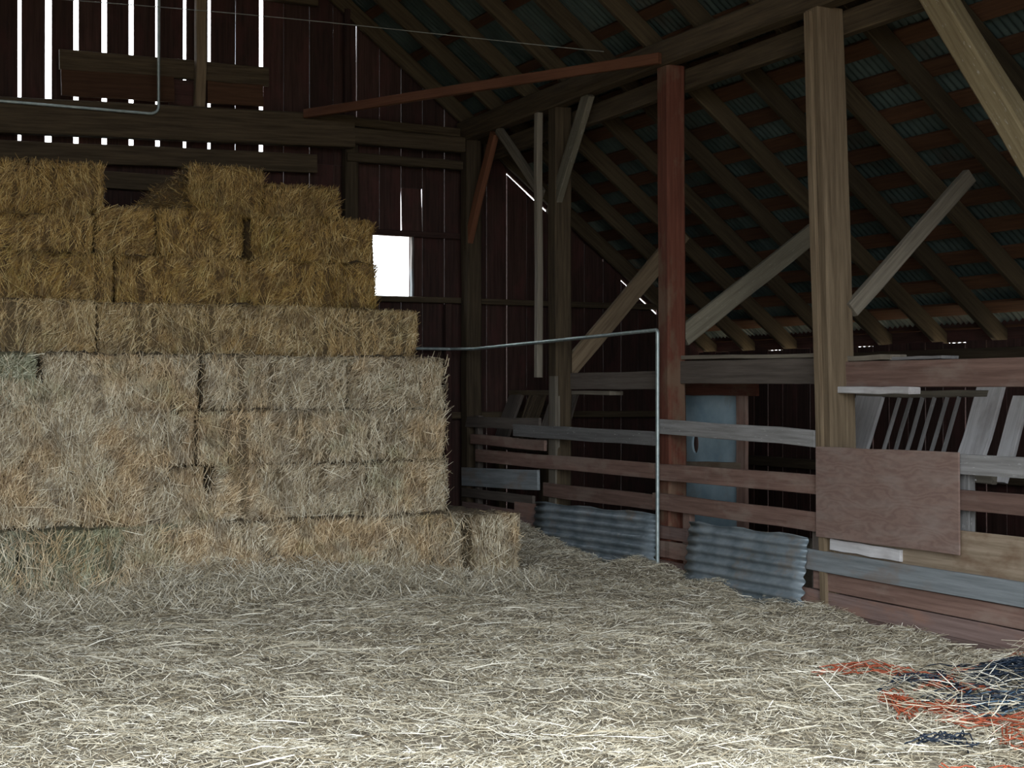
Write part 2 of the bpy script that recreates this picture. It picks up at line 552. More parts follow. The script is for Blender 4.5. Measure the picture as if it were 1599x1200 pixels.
beam('stud', (4.96, 13.76, 2.3), (4.96, 13.76, 3.98), 0.14, 0.12, 'frame', wall_back, up=(0, 1, 0))
beam('stud', (4.93, 13.78, 4.25), (4.93, 13.78, 5.35), 0.06, 0.06, 'barnboard', wall_back, up=(0, 1, 0))
beam('stud', (6.05, 13.79, 0), (6.05, 13.79, 2.4), 0.07, 0.07, 'barnboard', wall_back, up=(0, 1, 0))

# the small window opening in the gable
window = structure('window_1')
beam('window_sill', (5.16, 13.86, 2.455), (5.80, 13.86, 2.445), 0.11, 0.03, 'greyboard', window)
beam('window_frame', (5.675, 13.87, 2.46), (5.675, 13.87, 3.11), 0.02, 0.06, 'greyboard', window, up=(0, 1, 0))
beam('window_frame', (5.235, 13.87, 2.46), (5.225, 13.87, 3.11), 0.02, 0.06, 'barnboard', window, up=(0, 1, 0))
beam('window_frame', (5.20, 13.87, 3.115), (5.70, 13.87, 3.115), 0.06, 0.025, 'barnboard', window)

# outer wall of the aisle
wall_right = structure('wall_right')
yy = Y_FRONT
while yy < Y_BACK - 0.02:
    w = min(random.uniform(0.22, 0.28), Y_BACK - yy)
    gap = random.choice([0.003, 0.005, 0.010, 0.014])
    z1 = 1.928 + random.choice([0.0, 0.005, 0.01, -0.006, 0.01])
    beam('board', (X_OUT, yy + w / 2, -0.05), (X_OUT, yy + w / 2, z1), w - gap, 0.024, 'barnboard', wall_right, up=(1, 0, 0), rough=0.001, seg=1)
    yy += w
beam('wall_plate', (9.19, Y_FRONT, 1.80), (9.19, Y_BACK, 1.80), 0.08, 0.14, 'frame', wall_right)
beam('girt', (9.19, Y_FRONT, 0.75), (9.19, Y_BACK, 0.75), 0.08, 0.10, 'frame', wall_right)
beam('fascia', (9.42, Y_FRONT, 2.03), (9.42, Y_BACK, 2.03), 0.03, 0.19, 'barnboard', wall_right, rough=0.0)

wall_left = slab('wall_left', [(-X_OUT, Y_FRONT, -0.05), (-X_OUT, Y_BACK, -0.05), (-X_OUT, Y_BACK, 2.2), (-X_OUT, Y_FRONT, 2.2)], 0.03, (-1, 0, 0), 'barnboard')
wall_left['kind'] = 'structure'

# front wall with the big open doorway (behind the camera)
wall_front = structure('wall_front')
DX0, DX1, DZ = -2.6, 4.2, 4.8
T = Y_FRONT
slab('wall_panel', [(-X_OUT, T, -0.05), (DX0, T, -0.05), (DX0, T, roof_z(DX0) - 0.03), (-X_OUT, T, roof_z(X_OUT) - 0.03)], 0.03, (0, -1, 0), 'barnboard', wall_front)
slab('wall_panel', [(DX1, T, -0.05), (X_OUT, T, -0.05), (X_OUT, T, roof_z(X_OUT) - 0.03), (DX1, T, roof_z(DX1) - 0.03)], 0.03, (0, -1, 0), 'barnboard', wall_front)
slab('wall_panel', [(DX0, T, DZ), (DX1, T, DZ), (DX1, T, roof_z(DX1) - 0.03), (0, T, roof_z(0) - 0.03), (DX0, T, roof_z(DX0) - 0.03)], 0.03, (0, -1, 0), 'barnboard', wall_front)

# roof: corrugated sheets on battens on rafters
ceiling = structure('ceiling')
SHEET_W, PITCH = 0.70, 0.07
ang = math.atan(SL)
XE = 9.62
slope_len = XE / math.cos(ang)
def sheet_mesh(hole=None):
    """Local x = along the barn, local y = down the slope from the ridge, local z = outward. hole = (x, dist from ridge)."""
    n = int(round((SHEET_W + PITCH) / PITCH * 6))
    xs = [PITCH * k / 6 for k in range(n + 1)]
    ys = [0, slope_len]
    if hole:
        ys = [0, hole[1] - 0.014, hole[1] + 0.014, slope_len]
    v = [(x, y, 0.009 * math.cos(2 * math.pi * x / PITCH)) for y in ys for x in xs]
    f = []
    hk = int(hole[0] / (PITCH / 6)) if hole else -9
    for j in range(len(ys) - 1):
        for k in range(n):
            if hole and j == 1 and hk <= k <= hk + 1:
                continue
            a = j * (n + 1) + k
            f.append((a, a + 1, a + n + 2, a + n + 1))
    me = np_mesh('roof_sheet', v, f, True)
    me.materials.append(M['roofmetal'])
    return me
sheet = sheet_mesh()
holes = [(5.39, 13.45), (6.12, 13.40), (7.95, 10.25)]          # x, y of nail holes in the sheets
y = Y_FRONT - 0.3
k = 0
while y < Y_BACK + 0.25:
    for sgn in (1, -1):
        me = sheet
        if sgn == 1:
            for hx, hyy in holes:
                if y <= hyy < y + SHEET_W:
                    me = sheet_mesh((hyy - y, hx / math.cos(ang)))
        # down-slope direction and outward normal
        dn = Vector((sgn * math.cos(ang), 0, -math.sin(ang)))
        al = Vector((0, 1, 0))
        nrm = Vector((sgn * math.sin(ang), 0, math.cos(ang)))
        mw = Matrix((al, dn, nrm)).transposed().to_4x4()
        mw.translation = Vector((0, y, roof_z(0) + (0.004 if k % 2 else 0.0)))
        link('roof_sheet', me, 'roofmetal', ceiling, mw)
    y += SHEET_W
    k += 1
beam('ridge_cap', (0, Y_FRONT - 0.3, roof_z(0) + 0.03), (0, Y_BACK + 0.3, roof_z(0) + 0.03), 0.3, 0.02, 'roofmetal', ceiling, rough=0)
nrmR = Vector((math.sin(ang), 0, math.cos(ang)))
s = 0.35
while s < slope_len - 0.05:
    x = s * math.cos(ang)
    z = roof_z(x) - 0.035
    beam('batten', (x, Y_FRONT, z), (x, Y_BACK - 0.02, z), 0.14 if x > 6.3 else 0.10, 0.03, 'batten', ceiling, up=nrmR, rough=0.002)
    s += 0.32 if x > 6.0 else 0.62
y = 13.80
while y > Y_FRONT:
    off = (0.05 + 0.085) / math.cos(ang)
    beam('rafter', (0.0, y, roof_z(0) - off), (9.42, y, roof_z(9.42) - off), 0.055, 0.155, 'rafter', ceiling, up=nrmR)
    y -= 0.74

# ------------------------------------------------------------------ posts, plate and braces
def single(name, label, cat, *a, group=None, **k):
    return tag(beam(name, *a, **k), label, cat, group)

single('wall_plate_beam', 'long dark plate beam carrying the rafters over the row of posts', 'beam',
       (6.22, Y_FRONT + 0.05, 4.20), (6.22, 13.80, 4.20), 0.14, 0.20, 'frame', rough=0.006, seg=12)
single('aisle_beam', 'lower dark beam on the stall side of the plate', 'beam',
       (6.42, 6.9, 4.02), (6.42, 13.6, 3.98), 0.08, 0.17, 'frame', rough=0.006, seg=8)
def post(name, label, y, w, h, mat, lean=0.0, x=X_POST, top=4.10, d=None, group=None):
    return single(name, label, 'post', (x, y, -0.02), (x, y + lean, top), w, d or w, mat, up=(1, 0, 0), rough=0.005, seg=8, group=group)
post('barn_post', 'dark corner post where the row of stalls meets the gable wall', 13.68, 0.17, 0.17, 'frame')
post('barn_post', 'weathered post carrying two forked knee braces under the plate beam', 11.72, 0.17, 0.17, 'frame')
single('pole', 'thin pale pole nailed beside the post with forked knee braces', 'pole', (6.14, 11.90, 1.62), (6.14, 11.90, 4.08), 0.07, 0.06, 'greypost', up=(1, 0, 0))
post('barn_post', 'red painted post beside the galvanised standpipe', 9.80, 0.17, 0.17, 'red', 0.03)
post('barn_post', 'tall bare brown post next to the plywood panel', 7.70, 0.16, 0.16, 'post', 0.19, d=0.22)
single('post_facing', 'narrow board nailed to the side of the tall bare brown post', 'board', (6.145, 7.73, 0.05), (6.145, 7.91, 4.08), 0.06, 0.03, 'post', up=(1, 0, 0))
post('barn_post', 'post at the foot of the broad yellowish knee brace', 5.70, 0.17, 0.17, 'post')
post('barn_post', 'post next to the open barn doorway', 3.60, 0.17, 0.17, 'post')
# knee braces in the line of posts
single('knee_brace', 'broad yellowish knee brace rising to the plate beam', 'brace', (6.20, 5.66, 2.40), (6.20, 6.84, 4.07), 0.16, 0.16, 'yellow', up=(0, 0, 1))
single('knee_brace', 'pale knee brace on the near side of the forked post', 'brace', (6.22, 11.80, 3.12), (6.22, 11.08, 4.12), 0.06, 0.14, 'palebrace', up=(0, 0, 1))
single('knee_brace', 'thin knee brace between the forked post and the corner post', 'brace', (6.22, 11.98, 3.34), (6.22, 12.92, 4.10), 0.05, 0.09, 'greypost', up=(0, 0, 1))
single('knee_brace', 'reddish knee brace rising from the corner post', 'brace', (6.22, 13.66, 3.02), (6.22, 13.02, 4.08), 0.06, 0.11, 'tie', up=(0, 0, 1))
# braces from post to aisle rafter
single('aisle_brace', 'brown brace from the forked post up to the aisle rafters', 'brace', (6.36, 11.74, 1.68), (7.62, 11.74, 3.02), 0.06, 0.17, 'post', up=(0, 0, 1))
single('aisle_brace', 'pale grey plank brace from the red post to the aisle rafters', 'brace', (6.36, 9.80, 1.93), (7.68, 9.80, 2.84), 0.05, 0.16, 'palebrace', up=(0, 0, 1))
single('aisle_brace', 'brown brace from the tall bare post to the aisle rafters', 'brace', (6.36, 7.72, 2.04), (7.42, 7.72, 3.02), 0.06, 0.11, 'greypost', up=(0, 0, 1))
single('tie_board', 'thin red-brown tie board slanting from the gable to the plate beam', 'board', (4.4, 13.50, 4.20), (6.11, 9.74, 4.14), 0.05, 0.085, 'tie', up=(0, 0, 1))

# conduits and wire
tag(tube('conduit', rounded_path([(0.9, 13.50, 4.075), (2.98, 13.50, 4.075), (2.98, 13.50, 5.34)], 0.09), 0.014, 'conduit'),
    'grey conduit bent upward on the gable tie beam', 'pipe')
tag(tube('standpipe', rounded_path([(4.9, 13.72, 1.93), (6.05, 13.72, 1.93), (6.12, 13.30, 1.92), (6.10, 9.76, 1.98), (6.10, 9.76, 0.02)], 0.03), 0.016, 'conduit'),
    'galvanised pipe running along the stalls and down beside the red post', 'pipe')
wirep = []
for k in range(25):
    t = k / 24
    a, b = Vector((0.6, 13.66, 5.02)), Vector((6.15, 10.70, 4.40))
    p = a.lerp(b, t)
    p.z += -0.10 * 4 * t * (1 - t) + 0.14 * math.sin(math.pi * t)
    wirep.append(p)
tag(tube('wire', wirep, 0.004, 'wire', sides=5), 'thin wire strung from the gable to the plate beam', 'wire')

# ------------------------------------------------------------------ stall fences
def rail(parent, y0, y1, z0, z1, h, mat, x=6.17, t=0.03, nm='rail'):
    return beam(nm, (x, y0, z0), (x, y1, z1), t, h, mat, parent, rough=0.004)

f0 = tag(empty('stall_fence', (6.27, 12.8, 0)), 'dark weathered stall fence between corner post and forked post', 'fence')
rail(f0, 13.72, 11.98, 1.17, 1.185, 0.11, 'darkrail', 6.20)
rail(f0, 13.50, 11.85, 1.00, 0.985, 0.10, 'redrail', 6.19)
rail(f0, 13.72, 12.0, 0.60, 0.655, 0.19, 'greyboard', 6.19, nm='board')
rail(f0, 13.72, 12.1, 0.44, 0.46, 0.09, 'darkrail', 6.19)
rail(f0, 13.72, 11.98, 0.22, 0.22, 0.24, 'brownboard', 6.20, nm='board')
beam('upright', (6.24, 13.42, 0), (6.24, 13.42, 1.24), 0.07, 0.06, 'darkrail', f0, up=(1, 0, 0))

f1 = tag(empty('stall_fence', (6.27, 10.8, 0)), 'stall fence with whitish top rail left of the red post', 'fence')
rail(f1, 12.42, 9.90, 1.115, 1.115, 0.115, 'greyrail', 6.15)
rail(f1, 13.32, 9.90, 0.835, 0.85, 0.125, 'redrail', 6.16)
rail(f1, 11.82, 9.90, 0.585, 0.60, 0.125, 'redrail', 6.16)
rail(f1, 12.45, 11.62, 0.32, 0.32, 0.22, 'brownboard', 6.18, nm='board')
beam('upright', (6.20, 11.70, 0.1), (6.20, 11.70, 1.63), 0.13, 0.05, 'greypost', f1, up=(1, 0, 0))
beam('header', (6.36, 11.95, 1.585), (6.36, 10.0, 1.58), 0.05, 0.15, 'darkrail', f1)
beam('ledge_board', (6.42, 11.99, 1.475), (6.42, 10.95, 1.475), 0.14, 0.035, 'greypost', f1)

f2 = tag(empty('stall_fence', (6.27, 8.8, 0)), 'stall fence with grey top rail between red post and tall bare post', 'fence')
rail(f2, 9.80, 7.83, 1.21, 1.175, 0.115, 'greyrail', 6.15)
rail(f2, 9.86, 7.80, 0.845, 0.865, 0.13, 'redrail', 6.16)
rail(f2, 9.90, 7.82, 0.61, 0.615, 0.13, 'redrail', 6.15)
beam('header', (6.32, 9.86, 1.645), (6.32, 7.84, 1.635), 0.05, 0.18, 'darkrail', f2)
beam('ledge_board', (6.38, 9.75, 1.762), (6.38, 7.95, 1.74), 0.16, 0.03, 'greypost', f2)
for (z, h, y0, y1, mt) in ((0.37, 0.10, 9.86, 9.42, 'brownboard'), (0.235, 0.13, 9.82, 9.44, 'redrail'), (0.09, 0.11, 9.84, 9.40, 'brownboard')):
    rail(f2, y0, y1, z, z, h, mt, 6.17, nm='short_board')
beam('upright', (6.21, 9.48, 0.0), (6.21, 9.48, 0.62), 0.10, 0.05, 'redrail', f2, up=(1, 0, 0))

f3 = tag(empty('stall_fence', (6.27, 6.6, 0)), 'stall fence with closed kick boards behind the plywood panel', 'fence')
rail(f3, 7.70, 3.55, 1.06, 1.06, 0.12, 'greyrail', 6.17)
rail(f3, 7.70, 3.55, 0.85, 0.855, 0.12, 'redrail', 6.17)
rail(f3, 7.76, 3.55, 0.535, 0.545, 0.255, 'tanboard', 6.19, nm='board')
rail(f3, 7.99, 3.55, 0.355, 0.345, 0.14, 'greyboard', 6.14, nm='board')
rail(f3, 7.86, 3.55, 0.215, 0.215, 0.122, 'redrail', 6.17, nm='board')
rail(f3, 8.01, 3.55, 0.09, 0.075, 0.118, 'brownboard', 6.165, nm='board')
rail(f3, 7.86, 3.55, -0.02, -0.03, 0.10, 'brownboard', 6.17, nm='board')
rail(f3, 7.68, 7.00, 0.475, 0.465, 0.075, 'whitewood', 6.16, nm='peeling_board')
beam('header', (6.32, 7.80, 1.605), (6.32, 3.6, 1.605), 0.05, 0.17, 'redrail', f3)
beam('ledge_board', (6.38, 7.72, 1.715), (6.38, 7.28, 1.715), 0.14, 0.035, 'greypost', f3)
beam('ledge_board', (6.40, 7.30, 1.703), (6.40, 6.83, 1.703), 0.14, 0.02, 'greyrail', f3)
beam('white_plank', (6.27, 7.71, 1.50), (6.27, 7.00, 1.50), 0.10, 0.045, 'whitewood', f3)
beam('upright', (6.24, 6.52, 0.0), (6.24, 6.52, 1.1), 0.09, 0.05, 'greyrail', f3, up=(1, 0, 0))
beam('upright', (6.22, 7.90, 0.0), (6.22, 7.90, 0.55), 0.06, 0.05, 'darkrail', f3, up=(1, 0, 0))

ply = beam('plywood_panel', (6.125, 7.79, 0.82), (6.125, 6.46, 0.83), 0.014, 0.605, 'ply', rough=0.002)
tag(ply, 'reddish brown plywood panel fixed over the fence rails', 'panel')

def corrugated(name, label, y0, y1, ztop0, ztop1, x0, lean):
    """Sheet with ridges along y standing on edge against the fence."""
    H = 0.62
    nz, ny_ = 72, 10
    v, f = [], []
    for j in range(nz + 1):
        for k in range(ny_ + 1):
            t = k / ny_
            yv = y0 + (y1 - y0) * t + 0.012 * math.sin(j * 0.7 + 3 * (k in (0, ny_))) * (k in (0, ny_))
            zt = ztop0 + (ztop1 - ztop0) * t
            hgt = H * j / nz
            z = zt - H + hgt + (0.01 * math.sin(t * 17) if j == nz else 0)
            x = x0 - lean * (1 - hgt / H) + 0.015 * math.sin(2 * math.pi * hgt / 0.072) + 0.012 * math.sin(t * 5 + 1)
            v.append((x, yv, z))
    for j in range(nz):
        for k in range(ny_):
            a = j * (ny_ + 1) + k
            f.append((a, a + 1, a + ny_ + 2, a + ny_ + 1))
    me = np_mesh(name, v, f, True)
    o = link(name, me, 'corr')
    md = o.modifiers.new('thickness', 'SOLIDIFY')
    md.thickness = 0.003
    return tag(o, label, 'metal sheet')
corrugated('corrugated_sheet', 'long corrugated metal sheet half buried below the whitish rail fence', 11.95, 9.79, 0.46, 0.515, 6.125, 0.05)
corrugated('corrugated_sheet', 'corrugated metal sheet leaning between red post and tall bare post', 9.33, 7.86, 0.49, 0.51, 6.11, 0.07)

# blue-grey stall door behind the middle fence
dr = tag(empty('stall_gate', (6.75, 10.0, 0)), 'blue grey panelled stall gate with a hand hole behind fence', 'gate')
def holed_panel():
    Y0, Y1, Z0, Z1 = 9.56, 10.75, 0.30, 1.47
    cy, cz, ry, rz = 10.22, 1.05, 0.05, 0.085
    bm = bmesh.new()
    ring = []
    outer = []
    n = 24
    for k in range(n):
        a = 2 * math.pi * k / n
        c, s_ = math.cos(a), math.sin(a)
        ring.append(bm.verts.new((0, cy + ry * c, cz + rz * s_)))
        sx = ((Y1 - cy) / c if c > 1e-6 else (Y0 - cy) / c if c < -1e-6 else 1e9)
        sz = ((Z1 - cz) / s_ if s_ > 1e-6 else (Z0 - cz) / s_ if s_ < -1e-6 else 1e9)
        t = min(sx, sz)
        outer.append(bm.verts.new((0, cy + t * c, cz + t * s_)))
    for k in range(n):
        bm.faces.new((ring[k], ring[(k + 1) % n], outer[(k + 1) % n], outer[k]))
    # corners
    for (Yc, Zc) in ((Y0, Z0), (Y0, Z1), (Y1, Z0), (Y1, Z1)):
        cv = bm.verts.new((0, Yc, Zc))
        best = None
        for k in range(n):
            a, b = outer[k], outer[(k + 1) % n]
            if {abs(a.co.y - Yc) < 1e-5, abs(b.co.y - Yc) < 1e-5} == {True, False} and {abs(a.co.z - Zc) < 1e-5, abs(b.co.z - Zc) < 1e-5} == {True, False}:
                best = (a, b)
        if best:
            bm.faces.new((best[0], best[1], cv))
    bmesh.ops.recalc_face_normals(bm, faces=bm.faces)
    me = bpy.data.meshes.new('panel')
    bm.to_mesh(me)
    bm.free()
    return me
pn = link('panel', holed_panel(), 'bluepanel', dr, Matrix.Translation((6.76, 0, 0)))
md = pn.modifiers.new('thickness', 'SOLIDIFY')
md.thickness = 0.02
beam('top_board', (6.72, 10.75, 1.52), (6.72, 9.28, 1.51), 0.03, 0.11, 'red', dr)
beam('stile', (6.73, 9.50, 0.0), (6.73, 9.50, 1.47), 0.13, 0.03, 'redrail', dr, up=(1, 0, 0))
beam('stile', (6.73, 10.72, 0.0), (6.73, 10.72, 1.47), 0.10, 0.03, 'redrail', dr, up=(1, 0, 0))
beam('ledge', (6.73, 10.7, 0.86), (6.73, 9.5, 0.90), 0.03, 0.05, 'tanboard', dr)

# hay racks in the aisle
def hay_rack(label, y0, y1, mats, nslat, x=6.95, lean=0.24, z0=0.95, z1=1.58):
    r = tag(empty('hay_rack', (x, (y0 + y1) / 2, 0)), label, 'hay rack')
    def P(y, z, dx=0.0):
        return (x + dx + lean * (z - z0) / (z1 - z0), y, z)
    beam('side_board', P(y0 - 0.15, z0 - 0.05), P(y0 - 0.15, z1 - 0.12), 0.30, 0.03, mats[0], r, up=(1, 0, 0))
    beam('side_board', P(y1, z0 - 0.05), P(y1, z1 + 0.02), 0.24, 0.03, mats[0], r, up=(1, 0, 0))
    beam('side_board', P(y1 - 0.25, z0 - 0.05, 0.05), P(y1 - 0.25, z1 - 0.12, 0.05), 0.14, 0.03, mats[0], r, up=(1, 0, 0))
    a, b = y0 - 0.47, y1 + 0.27
    for k in range(nslat):
        yk = a + (b - a) * k / (nslat - 1)
        beam('slat', P(yk, z0), P(yk, 1.46), 0.022, 0.022, mats[1], r, up=(1, 0, 0), seg=2)
    beam('top_rail', P(y0, 1.475), P(y1, 1.475), 0.05, 0.05, mats[2], r)
    beam('bottom_rail', P(y0, z0 - 0.02), P(y1 - 0.25, z0 - 0.02), 0.05, 0.08, mats[2], r)
    for yk in (y0 - 0.05, y1 + 0.05):
        beam('leg', (x + 0.06, yk, 0), (x + 0.06, yk, z0 + 0.1), 0.08, 0.08, mats[2], r, up=(1, 0, 0))
    return r
hay_rack('whitewashed hay rack with slanted slats behind the plywood panel', 8.60, 7.26, ('whitewood', 'greyrail', 'greypost'), 6)
hay_rack('dim brown hay rack with slanted slats near the gable corner', 13.62, 12.55, ('darkrail', 'frame', 'frame'), 8, x=6.5)

# ------------------------------------------------------------------ bales
def bale(label, x0, x1, z0, z1, yf, kind='straw', depth=1.2, group=None, dens=9000, lean=None, hairy=1.0, cat='bale', fuzzy_end=False, fuzzy_top=False):
    w, h = x1 - x0, z1 - z0
    cx_, cz_ = (x0 + x1) / 2, (z0 + z1) / 2
    o = tag(empty('straw_bale', (cx_, yf + depth / 2, z0)), label, cat, group)
    r = np.random.default_rng(int(abs(x0 * 1000 + z0 * 7777 + yf * 31)) % 100000)
    ks = [(2 * math.pi / r.uniform(0.09, 0.14), r.uniform(-3, 3), r.uniform(0, 6.3), 0.013),
          (r.uniform(-9, 9), r.uniform(8, 16), r.uniform(0, 6.3), 0.010),
          (r.uniform(10, 18), r.uniform(10, 22), r.uniform(0, 6.3), 0.014),
          (r.uniform(3, 6), r.uniform(-6, 6), r.uniform(0, 6.3), 0.026),
          (r.uniform(40, 60), r.uniform(-8, 8), r.uniform(0, 6.3), 0.005)]
    def disp(x, z):
        return sum(a * np.sin(kx * x + kz * z + p) for kx, kz, p, a in ks)
    # body: subdivided box with rounded edges
    bm = bmesh.new()
    bmesh.ops.create_cube(bm, size=2.0)
    bmesh.ops.subdivide_edges(bm, edges=bm.edges[:], cuts=13, use_grid_fill=True)
    me = bpy.data.meshes.new('bale_body')
    bm.to_mesh(me)
    bm.free()
    n = len(me.vertices)
    co = np.empty(n * 3, dtype=np.float32)
    me.vertices.foreach_get('co', co)
    P = co.reshape(-1, 3).astype(float)
    half = np.array([w / 2, depth / 2, h / 2])
    rr = np.array([0.065, 0.065, 0.065])
    Q = P * half
    inner = np.clip(Q, -(half - rr), half - rr)
    dlt = Q - inner
    ln = np.linalg.norm(dlt, axis=1, keepdims=True)
    Q = inner + np.where(ln > 1e-6, dlt / np.maximum(ln, 1e-6) * np.minimum(ln, rr[0]), dlt)
    dd = disp(Q[:, 0], Q[:, 2] + Q[:, 1] * 0.7)
    Q[:, 1] += -np.clip(-P[:, 1], 0, 1) * dd
    Q[:, 2] += np.where(P[:, 2] > 0.9, 0.7 * disp(Q[:, 0], Q[:, 1] * 2), 0) - 0.008
    Q[:, 0] += np.where(np.abs(P[:, 0]) > 0.95, 0.4 * disp(Q[:, 1] * 2, Q[:, 2]), 0)
    me.vertices.foreach_set('co', Q.astype(np.float32).ravel())
    me.polygons.foreach_set('use_smooth', np.ones(len(me.polygons), dtype=bool))
    me.update()
    link('bale_body', me, kind + 'body', o, Matrix.Translation((cx_, yf + depth / 2, cz_)))
    # strands on front, on the top edge and on both ends
    nf = int(w * h * dens)
    nt_ = int(w * 0.35 * dens * 0.5)
    ns = int(h * 0.5 * dens * 0.5)
    u = r.uniform(-1, 1, nf)
    v = r.uniform(-1, 1, nf)
    X, Z = u * w / 2, v * h / 2
    edge = np.maximum(np.abs(X) - (w / 2 - 0.05), 0) ** 2 + np.maximum(np.abs(Z) - (h / 2 - 0.05), 0) ** 2
    Yv = -depth / 2 - disp(X, Z - depth / 2 * 0.7) + (0.05 - np.sqrt(np.maximum(0.05 ** 2 - edge, 0))) + r.uniform(-0.014, 0.010, nf)
    C = np.stack([X, Yv, Z], -1)
    mean = r.uniform(55, 100) if lean is None else lean
    # locally combed: angle drifts over the face
    an = np.radians(mean + 24 * np.sin(6 * X + 4 * Z + r.uniform(0, 6)) + 26 * np.sin(23 * X + r.uniform(0, 6)) * np.sin(19 * Z + 7 * X) + r.normal(0, 22, nf))
    D = np.stack([np.cos(an), r.normal(-0.06, 0.22, nf) * hairy, np.sin(an)], -1)
    N = np.stack([r.normal(0, 0.35, nf), -np.ones(nf), r.normal(0.1, 0.35, nf)], -1)
    L = r.uniform(0.04, 0.12, nf) * np.where(r.random(nf) < 0.08, 2.0, 1.0)
    # top strip
    X2 = r.uniform(-1, 1, nt_) * w / 2
    Y2 = -depth / 2 + r.uniform(0.0, 0.35, nt_)
    C2 = np.stack([X2, Y2, np.full(nt_, h / 2 - 0.008) + 0.5 * disp(X2, Y2 * 2) + r.uniform(-0.006, 0.012, nt_)], -1)
    a2 = r.uniform(0, math.pi, nt_)
    D2 = np.stack([np.cos(a2), np.sin(a2), r.normal(0.05, 0.16, nt_)], -1)
    N2 = np.stack([r.normal(0, 0.3, nt_), r.normal(-0.2, 0.3, nt_), np.ones(nt_)], -1)
    L2 = r.uniform(0.04, 0.13, nt_)
    # ends
    sg = np.where(r.random(ns) < 0.5, -1.0, 1.0)
    Y3 = -depth / 2 + r.uniform(0, 0.5, ns)
    Z3 = r.uniform(-1, 1, ns) * h / 2
    C3 = np.stack([sg * (w / 2) + r.uniform(-0.02, 0.01, ns), Y3, Z3], -1)
    a3 = r.uniform(0, math.pi, ns)
    D3 = np.stack([sg * np.abs(r.normal(0.1, 0.3, ns)), np.cos(a3), np.sin(a3)], -1)
    N3 = np.stack([sg, r.normal(0, 0.3, ns), r.normal(0, 0.3, ns)], -1)
    L3 = r.uniform(0.04, 0.12, ns)
    # stray long stalks
    nl = int(nf * 0.035)
    X4, Z4 = r.uniform(-1, 1, nl) * w / 2, r.uniform(-1, 1, nl) * h / 2
    C4 = np.stack([X4, -depth / 2 - disp(X4, Z4 - depth / 2 * 0.7) - r.uniform(0.004, 0.03, nl), Z4], -1)
    a4 = r.uniform(0.3, 2.9, nl)
    D4 = np.stack([np.cos(a4), r.normal(0, 0.18, nl), np.sin(a4)], -1)
    N4 = np.stack([np.zeros(nl), -np.ones(nl), r.normal(0.3, 0.3, nl)], -1)
    L4 = r.uniform(0.10, 0.30, nl)
    C = np.concatenate([C, C2, C3, C4]); D = np.concatenate([D, D2, D3, D4]); N = np.concatenate([N, N2, N3, N4])
    L = np.concatenate([L, L2, L3, L4])
    Wd = r.uniform(0.0022, 0.0056, len(L))
    # keep the blades of one bale inside that bale, apart from a little fuzz
    Dn = D / np.linalg.norm(D, axis=1, keepdims=True)
    for ax, lim in ((0, w / 2 + (0.05 if fuzzy_end else -0.002) + r.normal(0, 0.012, len(L))), (2, h / 2 + (0.03 if fuzzy_top else -0.004) + r.normal(0, 0.010, len(L)))):
        ext = np.abs(Dn[:, ax]) * L / 2
        m = lim - ext
        C[:, ax] = np.clip(C[:, ax], -np.maximum(m, 0), np.maximum(m, 0))
    sm = strands_mesh('straw_strands', C, D, N, L, Wd, r.normal(0, 0.05, len(L)))
    so = link('straw_strands', sm, kind, o, Matrix.Translation((cx_, yf + depth / 2, cz_)))
    so['kind'] = 'stuff'
    o.rotation_euler = (0, math.radians(r.normal(0, 0.5)), math.radians(r.normal(0, 1.3)))
    return o

ORD = {1: 'bottom', 2: 'second', 3: 'third', 4: 'fourth', 5: 'fifth', 6: 'sixth', 7: 'seventh'}
layers = [
    # layer, front y, z0, z1, bales (x0, x1, kind)
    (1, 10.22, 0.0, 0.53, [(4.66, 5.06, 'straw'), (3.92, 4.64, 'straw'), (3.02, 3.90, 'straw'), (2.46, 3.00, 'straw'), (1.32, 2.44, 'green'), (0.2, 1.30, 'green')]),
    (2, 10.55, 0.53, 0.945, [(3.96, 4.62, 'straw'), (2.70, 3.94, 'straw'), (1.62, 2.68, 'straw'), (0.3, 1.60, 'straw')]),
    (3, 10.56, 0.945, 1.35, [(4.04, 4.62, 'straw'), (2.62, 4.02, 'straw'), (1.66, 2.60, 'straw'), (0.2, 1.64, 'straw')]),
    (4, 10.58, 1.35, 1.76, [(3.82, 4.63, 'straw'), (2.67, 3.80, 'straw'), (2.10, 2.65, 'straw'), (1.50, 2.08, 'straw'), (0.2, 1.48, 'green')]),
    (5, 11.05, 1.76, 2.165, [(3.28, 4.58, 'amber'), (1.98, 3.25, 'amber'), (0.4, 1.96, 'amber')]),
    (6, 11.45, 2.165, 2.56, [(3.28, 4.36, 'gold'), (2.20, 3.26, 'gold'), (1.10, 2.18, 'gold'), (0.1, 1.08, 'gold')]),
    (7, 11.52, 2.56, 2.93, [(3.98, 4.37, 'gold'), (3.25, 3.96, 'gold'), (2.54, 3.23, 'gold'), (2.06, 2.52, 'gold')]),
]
COLR = {'straw': 'pale straw', 'green': 'greenish grey', 'gold': 'warm-lit', 'amber': 'amber'}
for (ly, yf, z0, z1, bs) in layers:
    for i, (x0, x1, kd) in enumerate(bs):
        nth = ('end', 'second', 'third', 'fourth', 'fifth', 'sixth')[i]
        size = 'short' if x1 - x0 < 0.8 else 'long'
        lab = f'{size} {COLR[kd]} bale, {nth} from the stall side in the {ORD[ly]} layer'
        grp = 'bales in the stack'
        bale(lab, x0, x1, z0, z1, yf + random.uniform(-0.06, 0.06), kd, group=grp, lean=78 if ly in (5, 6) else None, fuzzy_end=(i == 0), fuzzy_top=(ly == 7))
bale('low warm-lit bale of the seventh layer under the topmost square bales', 0.1, 2.04, 2.56, 2.85, 11.50, 'gold')
